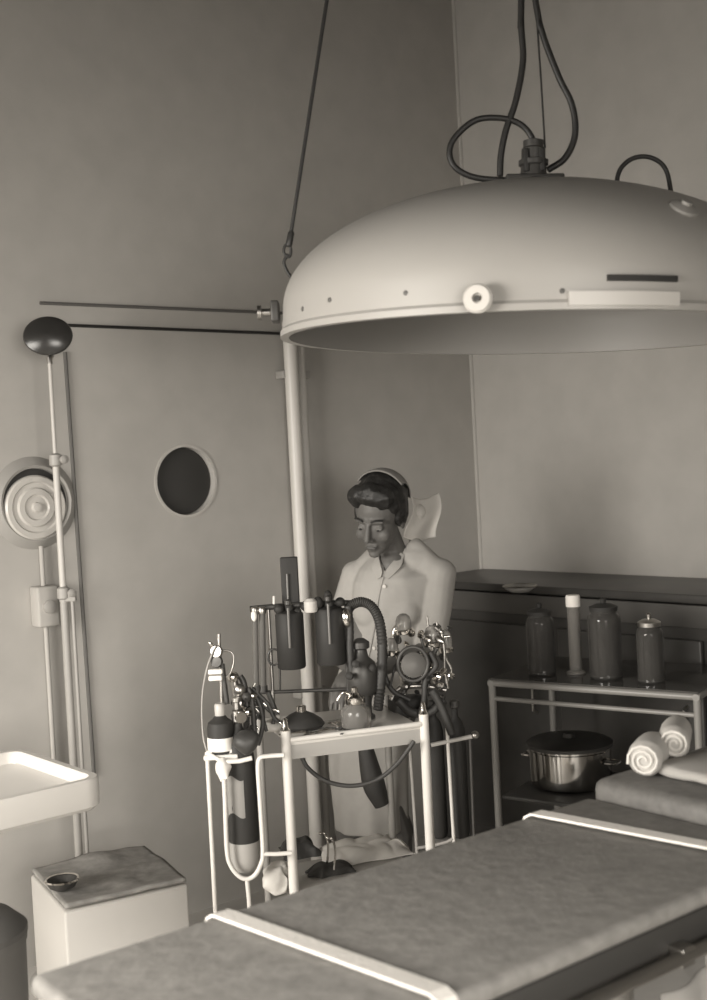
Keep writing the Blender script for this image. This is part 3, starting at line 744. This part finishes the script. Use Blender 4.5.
# chrome and glass ether jar at the front of the vaporiser
pj = P(356, 718, dm-.11); pj.z = ZK+.001
ej = thing('ether_jar', pj, 'small glass ether jar with chrome top in the middle of the trolley tray', 'jar')
MB().lathe(pj, [(.036, 0), (.039, .004), (.039, .044), (.036, .050), (.026, .058), (.022, .064)], n=30).build('glass', mat('ether_glass', .30, .10, trans=.6), ej)
MB().lathe(pj+Z*.062, [(.025, 0), (.027, .003), (.027, .018), (.014, .024), (.009, .03), (.009, .042), (.003, .045)], n=30).build('chrome_cap', M_CHROME, ej)
MB().tube([pj+Z*.085+Vector((-.01, 0, 0)), pj+Z*.095+Vector((-.03, -.01, 0)), pj+Z*.075+Vector((-.045, -.012, 0))], .004, 10, 5).build('spout', M_CHROME, ej)

# ------------------------------------------------------------------ breathing circuit at right of the trolley
dr_ = 3.27
pz = P(414, 712, dr_); pz = Vector((pz.x, pz.y, ZK))
ab = thing('breathing_circuit', ct(cw-.06, cd-.08, ZK), 'tangle of chrome valves and glass domes at the right of the trolley', 'breathing apparatus')
def tc(pts, r, name, mt, sm=5, d=dr_, n=12): return tl(pts, r, name, ab, mt, sm, d, n)
tc([(405, 722), (404, 690), (404, 665)], .009, 'column', M_STEEL)
tc([(404, 668), (396, 650), (394, 632), (402, 622)], .008, 'bent_pipe', M_CHROME)
tc([(404, 672), (420, 676), (432, 664), (434, 640)], .008, 'bent_pipe', M_CHROME)
tc([(391, 700), (400, 688), (424, 686), (446, 690)], .007, 'cross_pipe', M_STEEL)
def dome(x, y, r_, h, d=dr_):
    a = P(x, y, d)
    s = MB().lathe(a, [(r_*1.1, 0), (r_*1.15, .003), (r_*1.15, .010), (r_*1.0, .013)], n=24).build('valve_seat', M_CHROME, ab)
    MB().lathe(a+Z*.012, [(r_, 0), (r_, h*.5), (r_*.8, h*.8), (r_*.4, h*.97), (.001, h)], n=24).build('valve_glass', mat('valve_glass', .42, .08, trans=.5), s)
dome(404, 634, .022, .045); dome(433, 646, .022, .046); dome(392, 655, .018, .035, dr_-.03); dome(446, 652, .018, .05, dr_+.02)
tor = [P(413+15*math.cos(a), 664+17*math.sin(a), dr_-.06) for a in [math.pi*2*k/28 for k in range(29)]]
MB().tube(tor, .0055, 10).build('absorber_ring', M_DARK, ab)
MB().lathe(P(413, 665, dr_-.05), [(.010, -.02), (.028, -.014), (.034, 0), (.034, .012), (.012, .018)], Vector((.1, -1, .15)), 28).build('absorber_face', mat('absorber_metal', .11, .5, metal=.5), ab)
for k, (x, y, r_, m_) in enumerate(((411, 632, .011, M_CHROME), (388, 651, .010, M_CHROME), (421, 634, .009, M_CHROME), (428, 640, .011, M_STEEL), (440, 640, .010, M_STEEL), (438, 676, .012, M_CHROME),
        (443, 672, .009, M_CHROME), (432, 681, .011, M_STEEL), (451, 676, .009, M_CHROME), (405, 686, .012, M_STEEL), (398, 640, .010, M_DARK), (424, 655, .010, M_STEEL), (440, 686, .011, M_STEEL))):
    MB().lathe(P(x, y, dr_-.03), [(r_*.4, -.014), (r_, -.010), (r_, .006), (r_*.75, .010), (r_*.3, .018)], Vector((random.uniform(-.7, .7), -1, random.uniform(-.4, .8))), 16).build('fitting', m_, ab)
tc([(430, 652), (436, 666), (426, 678), (424, 700), (420, 716)], .008, 'dark_hose', M_RUB, d=dr_-.05)
tc([(386, 655), (383, 668), (392, 690), (410, 700)], .007, 'dark_hose', M_RUB, d=dr_-.02)
tc([(427, 616), (429, 632)], .003, 'spindle', M_STEEL, 0); tc([(437, 622), (438, 640)], .003, 'spindle', M_STEEL, 0)
tc([(420, 640), (450, 636)], .003, 'rod', M_CHROME, 0)
rnd = random.Random(5)
for k in range(26):
    x = rnd.uniform(386, 452); y = rnd.uniform(618, 700); r_ = rnd.uniform(.005, .010)
    m_ = rnd.choice((M_CHROME, M_STEEL, M_DARK, M_DARK, M_BLACK)); c_ = P(x, y, dr_+rnd.uniform(-.05, .03))
    MB().lathe(c_, [(r_*.4, -.012), (r_, -.008), (r_, .004), (r_*.6, .007), (r_*.6, .014), (r_*.3, .018)], Vector((rnd.uniform(-1, 1), -1, rnd.uniform(-.8, .9))), 14).build('fitting', m_, ab)
for k in range(7):
    x0, y0, x1, y1 = rnd.uniform(388, 448), rnd.uniform(628, 660), rnd.uniform(390, 450), rnd.uniform(676, 702)
    tc([(x0, y0), ((x0*2+x1)/3+rnd.uniform(-8, 8), y0*.66+y1*.34), ((x0+x1*2)/3+rnd.uniform(-8, 8), y0*.34+y1*.66), (x1, y1)], rnd.uniform(.003, .006), 'connecting_tube', rnd.choice((M_STEEL, M_DARK, M_RUB, M_CHROME)), d=dr_-rnd.uniform(0, .04))
tc([(432, 690), (440, 704), (446, 718), (452, 734)], .011, 'dark_hose', M_RUB, d=dr_-.06)
tc([(398, 700), (412, 712), (430, 712), (444, 700)], .012, 'dark_hose', M_RUB, d=dr_-.03)
# black housing below
mb = MB().box(P(408, 706, dr_+.02), (.10, .07, .055), ex=ce, bev=.012); mb.build('black_housing', M_BLACK, ab)
# right holder rails
rh = thing('side_holder', ct(cw+.07, .10, 0), 'thin white tube holder on the right side of the trolley', 'holder')
dR = 3.22
tl([(431, 745), (450, 741), (474, 736)], .006, 'top_bar', rh, mat('grey_white_tube', .45, .4), d=dR)
MB().ell(P(475, 735, dR), (.012, .012, .011), n=16).build('end_knob', M_STEEL, rh)
tl([(447, 728), (448, 745), (454, 842), (460, 960)], .005, 'post', rh, d=dR)
tl([(470, 738), (474, 838), (480, 960)], .004, 'post', rh, mat('dim_tube', .08, .4), d=dR)
tl([(410, 748), (413, 790), (417, 850), (422, 960)], .005, 'post', rh, M_TUBEG, d=dR+.02)
tl([(454, 838), (447, 842), (432, 846)], .0045, 'foot_bar', rh, M_TUBEG, d=dR)
for x, lab in ((434, 'black gas cylinder nearest the trolley leg in the right holder'), (456, 'black gas cylinder farther from the trolley in the right holder')):
    a = P(x+5, 838, dR+.045); h = P(x, 716, dR+.045).z-a.z
    g = thing('gas_cylinder', a, lab, 'gas cylinder')
    MB().lathe(a, [(.010, 0), (.022, .005), (.026, .02), (.026, h-.04), (.020, h-.015), (.009, h), (.009, h+.03)], n=28).build('body', M_BLACK, g)
    MB().lathe(a+Z*(h+.022), [(.010, 0), (.014, .003), (.014, .02), (.006, .024)], n=18).build('valve', M_DARK, g)
    MB().box(a+Z*(-.008), (.06, .06, .008), ex=ce).build('cylinder_plate', M_TUBEG, rh, smooth=False)
# tall bare rod link
tl([(432, 846), (417, 848)], .0045, 'foot_bar', rh, M_TUBEG, d=dR)

# instruments on the tray
fm = P(302, 726, 3.12); fm.z = ZK
mk = thing('face_mask', fm, 'black rubber face mask lying at the left of the trolley tray', 'mask')
mb = MB().lathe(fm, [(.048, .001), (.055, .010), (.048, .022), (.030, .036), (.014, .044)], n=28)
for q in mb.bm.verts: q.co.x = fm.x+(q.co.x-fm.x)*1.1
mb.build('cushion', M_RUB, mk)
MB().lathe(fm+Z*.042, [(.013, 0), (.013, .016), (.009, .018)], n=18).build('connector', M_CHROME, mk)
mats_ = [M_CHROME, M_STEEL, M_DARK]
labs = ['chrome forceps lying aslant on the left of the trolley tray', 'short steel clamp lying in front of the black face mask', 'dark clamp lying between face mask and ether jar', 'bright steel scissors lying right of the black face mask', 'small chrome hook lying at the back of the black face mask',
 'steel clamp with dark tips at the middle front rim of the tray', 'dark scissors lying just left of the ether jar']
for k, (x, y, an) in enumerate(((292, 733, 20), (305, 735, 60), (328, 728, -20), (320, 731, 45), (331, 721, 10), (345, 731, 75), (336, 725, 100))):
    c_ = PZ(x, y, ZK+.004); s = thing('surgical_instrument', c_-Z*.004, labs[k], 'instrument')
    d_ = Vector((math.cos(math.radians(an)), math.sin(math.radians(an)), 0)); nn = Vector((-d_.y, d_.x, 0))
    for sg in (-1, 1):
        MB().tube([c_-d_*.035+nn*sg*.002, c_+nn*sg*.001, c_+d_*.028+nn*sg*.008], .0018, 8, 4).build('arm', mats_[k % 3], s)
        cc = c_+d_*.034+nn*sg*.010
        MB().tube([cc+d_*.007*math.cos(q*math.pi/6)+nn*.006*math.sin(q*math.pi/6) for q in range(13)], .0016, 8).build('finger_ring', mats_[k % 3], s)
wc = PZ(283, 733, ZK+.004)-Vector((.03, -.04, 0))
mb = MB().ell(wc+Z*.012, (.03, .022, .014), n=24)
for q in mb.bm.verts: q.co += noise.noise_vector(q.co*45)*.007
o = mb.build('gauze_swab', M_CLOTH); tag(o, 'crumpled white gauze at the left front corner of the tray', 'gauze')

# drooping rubber tube under the tray
pts = [P(x, y, dm-.14) for x, y in ((302, 758), (308, 768), (322, 779), (340, 785), (360, 785), (380, 778), (396, 765), (408, 750), (414, 741))]
o = MB().tube(pts, .0058, 10, 8).build('drooping_tube', M_RUB)
tag(o, 'black rubber tube drooping in a curve below the trolley tray', 'tube')
mb = MB(); pts = [P(x, y, dm+.18) for x, y in ((364, 738), (368, 760), (374, 785), (382, 805))]
rad = [.018, .026, .032, .022]
rings = []; ref = None
cp_ = catmull(pts, 6); cr2 = catmull([Vector((r_, 0, 0)) for r_ in rad], 6)
for i, p in enumerate(cp_):
    tdir = cp_[min(i+1, len(cp_)-1)]-cp_[max(i-1, 0)]; vs, ref = mb.ring(p, tdir, cr2[i].x, 18, ref); rings.append(vs)
mb.skin(rings)
o = mb.build('breathing_bag', M_RUB); tag(o, 'black breathing bag hanging below the tray in front of the white skirt', 'breathing bag')

# lower shelf: crumpled towel, dark pouch, white bundle
def crumple(name, cx, cy, w, d_, h, label, cat, mt, ang=0, amp=.02, seed=0):
    c = PZ(cx, cy, SHZ)
    def f(i, j):
        a = (i-.5)*w; b = (j-.5)*d_; k = (1-(2*i-1)**4)*(1-(2*j-1)**4)
        z = h*k*(.55+.6*abs(noise.noise(Vector((a*16+seed, b*16, seed)))))+.004
        wob = noise.noise_vector(Vector((i*3+seed, j*3, 1)))*amp
        q = c+ce*(a*math.cos(ang)-b*math.sin(ang)+wob.x)+cn*(a*math.sin(ang)+b*math.cos(ang)+wob.y); q.z = SHZ+z; return q
    mb = MB().grid(f, 40, 30); ed = [e for e in mb.bm.edges if e.is_boundary]
    r_ = bmesh.ops.extrude_edge_only(mb.bm, edges=ed)
    for q in r_['geom']:
        if isinstance(q, bmesh.types.BMVert): q.co.z = SHZ+.0015
    return tag(mb.build(name, mt), label, cat)
crumple('crumpled_towel', 366, 853, .24, .15, .045, 'crumpled white towel on the lower shelf, right half', 'towel', M_CLOTH, seed=3, amp=.03)
crumple('dark_pouch', 298, 853, .10, .12, .055, 'dark crumpled pouch on the lower shelf behind the left leg', 'pouch', M_RUB, seed=9)
crumple('tool_wrap', 330, 872, .12, .07, .03, 'dark cloth wrap with metal glints at the shelf front', 'wrap', mat('dark_cloth', .05, .8), seed=14)
for k, (x, y) in enumerate(((326, 846), (333, 851))):
    c_ = PZ(x, y, SHZ+.07); s = thing('metal_tool', c_-Z*.02, ('shiny curved metal tool standing out of the dark wrap', 'shiny bent metal tool just right of the curved one')[k], 'tool')
    MB().tube([c_-Z*.05, c_+Vector((.006, 0, 0)), c_+Vector((.0, 0, .03)), c_+Vector((-.012, 0, .036))], .003, 8, 5).build('shaft', M_CHROME, s)
    MB().ell(c_+Vector((-.013, 0, .036)), (.006, .005, .004), n=12).build('tip', M_CHROME, s)
wb = PZ(279, 880, SHZ); wb2 = P(276, 878, 3.05)
mb = MB().ell(Vector((wb2.x, wb2.y, wb2.z)), (.040, .035, .034), n=40)
for q in mb.bm.verts: q.co += noise.noise_vector(q.co*19)*.022+noise.noise_vector(q.co*50)*.006
o = mb.build('cloth_bundle', M_CLOTH); tag(o, 'white cloth bundle on the lower shelf corner behind the front left leg', 'cloth')

# ------------------------------------------------------------------ the nurse
dn = 3.92
def N(x, y, d=dn): return P(x, y, d)
hip = N(398, 700); nx = hip.x
head = N(379, 516, dn-.10)
fwd = Vector((-.30, -.90, 0)).normalized()
Hf = Vector((-.46, -.86, -.42)).normalized()          # where the face looks: left and down
Hr = Hf.cross(Z).normalized(); Hu = Hr.cross(Hf).normalized()
tl_ = Matrix.Rotation(math.radians(-7), 3, Hf); Hr = tl_ @ Hr; Hu = tl_ @ Hu
HM = Matrix((Hr, Hf, Hu)).transposed()
def hp(x, y, z): return head+HM @ Vector((x, y, z))
nurse = MB()
fx, fy = hip.x, hip.y
side = Vector((fwd.y, -fwd.x, 0)) * 1.0
if side.x < 0: side = -side          # image right
LEAN = .140
def off(z): return .026-LEAN*min(max((1.20-z)/.55, 0), 1)
def bp(s, f, z):
    s += .026-LEAN*min(max((1.20-z)/.55, 0), 1)
    return Vector((fx, fy, 0))+side*s+fwd*f+Z*z
# head
nurse.ell(hp(0, -.012, .030), (.073, .092, .088), HM, 28)
nurse.ell(hp(0, .020, -.030), (.060, .066, .072), HM, 24)
nurse.ell(hp(0, .040, -.082), (.036, .040, .030), HM, 20)
nurse.ell(hp(0, .066, -.100), (.020, .018, .014), HM, 14)
for s in (-1, 1):
    nurse.ell(hp(s*.036, .055, -.035), (.024, .024, .024), HM, 14)
    nurse.cap(hp(s*.012, .082, .020), .008, hp(s*.044, .070, .018), .007)
    nurse.ell(hp(s*.074, -.012, -.015), (.008, .018, .030), HM, 14)
    nurse.ell(hp(s*.031, .070, -.002), (.014, .011, .007), HM, 12)
nurse.cap(hp(0, .084, .010), .007, hp(0, .106, -.034), .010)
nurse.ell(hp(.010, .094, -.040), (.008, .009, .007), HM, 12); nurse.ell(hp(-.010, .094, -.040), (.008, .009, .007), HM, 12)
nurse.ell(hp(0, .079, -.066), (.021, .012, .006), HM, 14); nurse.ell(hp(0, .076, -.077), (.018, .012, .007), HM, 14)
# neck and torso
shz_ = N(395, 556).z
nb_ = bp(-.012, .0, shz_-.01)
nurse.cap(hp(0, -.02, -.045), .046, nb_, .048)
nurse.ell(bp(-.010, .035, shz_-.035), (.052, .055, .065))
nurse.ell(bp(0, .0, shz_-.14), (.115, .085, .13))
nurse.cap(bp(-.10, 0, shz_-.075), .038, bp(.10, 0, shz_-.075), .038)
nurse.ell(bp(0, 0, shz_-.30), (.125, .09, .18)); nurse.ell(bp(0, -.01, shz_-.48), (.155, .11, .14))
# arms: upper arms down, forearms forward over the apparatus
wr = {}
for s in (-1, 1):
    sh_ = bp(s*.138, 0, shz_-.070); el = bp(s*.165, .02, shz_-.300); w_ = bp(s*.045+.01, .22, shz_-.335)
    nurse.cap(sh_, .038, el, .034); nurse.cap(el, .034, w_, .024); wr[s] = w_
    fd = (bp(s*.035+.01, .31, shz_-.38)-w_).normalized(); sd_ = fd.cross(Z).normalized()*(1 if s > 0 else 1); dn_ = Z*-1
    pc_ = w_+fd*.045
    nurse.ell(pc_, (.038, .046, .016), Matrix((sd_, fd, sd_.cross(fd))).transposed(), 18)
    for k, (o_, L_) in enumerate(((-.030, .060), (-.010, .070), (.010, .066), (.029, .052))):
        k0 = pc_+fd*.036+sd_*o_; k1 = k0+fd*L_*.45-Z*.006; k2 = k1+fd*L_*.28-Z*.018; k3 = k2+fd*L_*.10-Z*.020
        nurse.cap(k0-fd*.02, .0085, k1, .008, 10); nurse.cap(k1, .008, k2, .0075, 10); nurse.cap(k2, .0075, k3, .0065, 10)
    ts = -s if True else s
    inn = sd_*(1 if (sd_.dot(side)*(-s)) > 0 else -1)
    t0_ = w_+fd*.018+inn*.022; t1_ = t0_+inn*.026+fd*.026-Z*.008; t2_ = t1_+fd*.028-Z*.014
    nurse.cap(t0_, .011, t1_, .0095, 10); nurse.cap(t1_, .0095, t2_, .008, 10)
# legs and feet
for s in (-1, 1):
    hp_ = bp(s*.070, 0, shz_-.55); kn_ = bp(s*.065, .02, .46); an_ = bp(s*.085, -.01, .085)
    nurse.cap(hp_, .065, kn_, .052); nurse.cap(kn_, .050, bp(s*.085, -.02, .33), .052); nurse.cap(bp(s*.085, -.02, .33), .052, an_, .032)
    nurse.cap(an_, .034, bp(s*.095, .13, .035), .030); nurse.ell(bp(s*.085, -.02, .04), (.033, .045, .036))
root = Vector((fx, fy, 0))
body = nurse.build('nurse', M_SKIN, None, origin=root)
bake(body, [('REMESH', dict(mode='VOXEL', voxel_size=.0042)), ('SMOOTH', dict(factor=.5, iterations=3))])
tag(body, 'nurse in white coat and cap, head bent, standing behind the trolley', 'person')
# coat
ctm = MB()
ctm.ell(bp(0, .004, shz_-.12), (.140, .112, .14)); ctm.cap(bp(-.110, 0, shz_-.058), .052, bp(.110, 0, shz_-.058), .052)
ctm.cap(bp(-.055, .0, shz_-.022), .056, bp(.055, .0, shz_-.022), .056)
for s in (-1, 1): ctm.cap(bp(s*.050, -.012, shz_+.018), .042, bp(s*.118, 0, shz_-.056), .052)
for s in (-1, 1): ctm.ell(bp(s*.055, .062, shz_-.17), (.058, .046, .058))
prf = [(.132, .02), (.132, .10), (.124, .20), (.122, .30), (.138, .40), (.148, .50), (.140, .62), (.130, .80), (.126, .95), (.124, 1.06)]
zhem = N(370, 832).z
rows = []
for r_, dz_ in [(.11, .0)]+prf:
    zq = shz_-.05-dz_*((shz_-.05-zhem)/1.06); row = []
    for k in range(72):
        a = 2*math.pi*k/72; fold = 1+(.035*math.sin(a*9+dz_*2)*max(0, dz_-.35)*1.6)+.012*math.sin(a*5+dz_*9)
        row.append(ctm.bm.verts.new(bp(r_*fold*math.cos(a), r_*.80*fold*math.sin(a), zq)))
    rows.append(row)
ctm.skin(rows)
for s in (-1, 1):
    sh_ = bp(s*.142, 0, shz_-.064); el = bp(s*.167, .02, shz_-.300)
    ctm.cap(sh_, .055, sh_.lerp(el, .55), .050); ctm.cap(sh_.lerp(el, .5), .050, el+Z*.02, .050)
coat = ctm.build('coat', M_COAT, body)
bake(coat, [('REMESH', dict(mode='VOXEL', voxel_size=.006)), ('SMOOTH', dict(factor=.6, iterations=6))])
bm = bmesh.new(); bm.from_mesh(coat.data)
vz = N(376, 568).z; kill = []
for q in bm.verts:
    w_ = q.co+root; d_ = w_-Vector((fx, fy, 0)); s_ = d_.dot(side)+.012; f_ = d_.dot(fwd); z_ = w_.z
    amp = .006 if z_ > shz_-.5 else .004
    q.co += (side*math.cos(s_*9)+fwd)*amp*noise.noise(Vector((s_*14, f_*14, z_*5)))
for fc in bm.faces:
    w_ = fc.calc_center_median()+root; d_ = w_-Vector((fx, fy, 0)); s_ = d_.dot(side)-off(w_.z)+.018; f_ = d_.dot(fwd)
    if vz < w_.z and abs(s_-(w_.z-vz)*.10) < .004+min((w_.z-vz)*.60, .050) and f_ > .0: kill.append(fc)
    elif w_.z > shz_+.030 and (Vector((s_, f_, 0))).length < .058: kill.append(fc)
bmesh.ops.delete(bm, geom=kill, context='FACES'); bm.to_mesh(coat.data); bm.free()
sm = coat.modifiers.new('s', 'SOLIDIFY'); sm.thickness = .004
# lapels and placket
def surf_f(s_, z_):     # front surface of the coat at sideways offset s_ and height z_
    best = None
    for q in coat.data.vertices:
        w_ = q.co+root
        if abs(w_.z-z_) < .012:
            d_ = w_-Vector((fx, fy, 0))
            if abs(d_.dot(side)-off(z_)-s_) < .012:
                f_ = d_.dot(fwd)
                if best is None or f_ > best: best = f_
    return best if best is not None else .10
for sg in (-1, 1):
    pts = []
    for k in range(7):
        zq = vz-.02+(shz_+.015-vz+.02)*k/6; so = -.018+max(0, zq-vz)*.10+sg*(.006+min(max(0, zq-vz)*.60, .056))
        pts.append((so, surf_f(so, zq), zq))
    mb = MB(); rows = []
    for k, (so, ff, zq) in enumerate(pts):
        w0 = .006+.010*math.sin(math.pi*min(k/6*1.1, 1)); f2 = ff+.006
        rows.append([mb.bm.verts.new(bp(so, f2, zq)), mb.bm.verts.new(bp(so+sg*w0*2, f2-.006, zq-.008)), mb.bm.verts.new(bp(so+sg*w0*2, f2-.016, zq-.008)), mb.bm.verts.new(bp(so, f2-.010, zq))])
    mb.skin(rows).build('lapel', M_COAT, coat)
pts = [bp(-.018, surf_f(-.018, z_)+.001, z_) for z_ in [vz-.02-.05*k for k in range(9)]]
MB().tube(pts, .003, 8, 4).build('placket', M_COAT, coat)
for k in range(4):
    z_ = vz-.05-.10*k; MB().lathe(bp(-.006, surf_f(-.006, z_)+.001, z_), [(.006, 0), (.006, .003), (.003, .004)], fwd, 14).build('button', M_CLOTH, coat)
# hair
hr = MB()
hr.ell(hp(0, -.030, .045), (.084, .098, .092), HM, 30)
hr.ell(hp(0, .045, .100), (.066, .040, .034), HM, 22)          # front roll
hr.ell(hp(-.045, .040, .088), (.034, .036, .034), HM, 18); hr.ell(hp(.045, .035, .085), (.036, .040, .036), HM, 18)
for s in (-1, 1): hr.ell(hp(s*.066, -.024, .010), (.022, .046, .050), HM, 18)
hr.ell(hp(.02, -.088, -.035), (.064, .036, .042), HM, 20)
hair = hr.build('hair', M_HAIR, body)
bake(hair, [('REMESH', dict(mode='VOXEL', voxel_size=.005)), ('SMOOTH', dict(factor=.5, iterations=4))])
for q in hair.data.vertices:
    w_ = q.co; q.co = q.co+noise.noise_vector(w_*38)*.006
# brows, eyes, lips
for s in (-1, 1):
    MB().tube([hp(s*.014, .0905, .024), hp(s*.030, .086, .029), hp(s*.048, .073, .024)], .0032, 8, 5).build('eyebrow', M_HAIR, body)
    e_ = MB().ell(hp(s*.031, .0745, -.006), (.0115, .007, .005), HM, 16).build('eye', mat('eye_white', .16, .4), body)
    MB().ell(hp(s*.031, .0815, -.008), (.0045, .003, .004), HM, 10).build('iris', M_HAIR, e_)
MB().ell(hp(0, .0865, -.070), (.019, .006, .007), HM, 16).build('lips', mat('lips', .08, .5), body)
# cap: band over the crown and a folded veil at the back
def capf(i, j):
    a = math.radians(92+108*i); b = math.radians(-56+112*j)
    return hp(.094*math.sin(b), -.030+.108*math.cos(a)*math.cos(b), .046+.098*math.sin(a)*math.cos(b))
o = MB().grid(capf, 24, 24).build('cap', mat('sheer_cotton', .24, .9, bump=.3, scale=30), body); sm = o.modifiers.new('s', 'SOLIDIFY'); sm.thickness = .003
vl0 = N(424, 505, dn+.02); 
def veil(i, j):
    x = 411+28*i+3*math.sin(j*5)-5*j*(1-i); y = 497+3*math.sin(i*4)-2*i+(40+4*i)*j
    d_ = dn+.03-.10*(1-i)*(1-i)+.008*math.sin(i*8+j*2)+.012*math.cos(j*5)
    return N(x, y, d_)
o = MB().grid(veil, 24, 24).build('veil', mat('thin_white_cotton', .62, .9), body); sm = o.modifiers.new('s', 'SOLIDIFY'); sm.thickness = .003
MB().ell(N(419, 512, dn-.015), (.022, .03, .026), n=18).build('veil_knot', M_CLOTH, body)
for s in (-1, 1):
    mb = MB(); mb.cap(bp(s*.085, -.035, .035), .040, bp(s*.095, .125, .033), .038)
    for q in mb.bm.verts: q.co.z = max(q.co.z, .003)
    mb.build('shoe', M_BLACK, body)
bpy.context.view_layer.update()
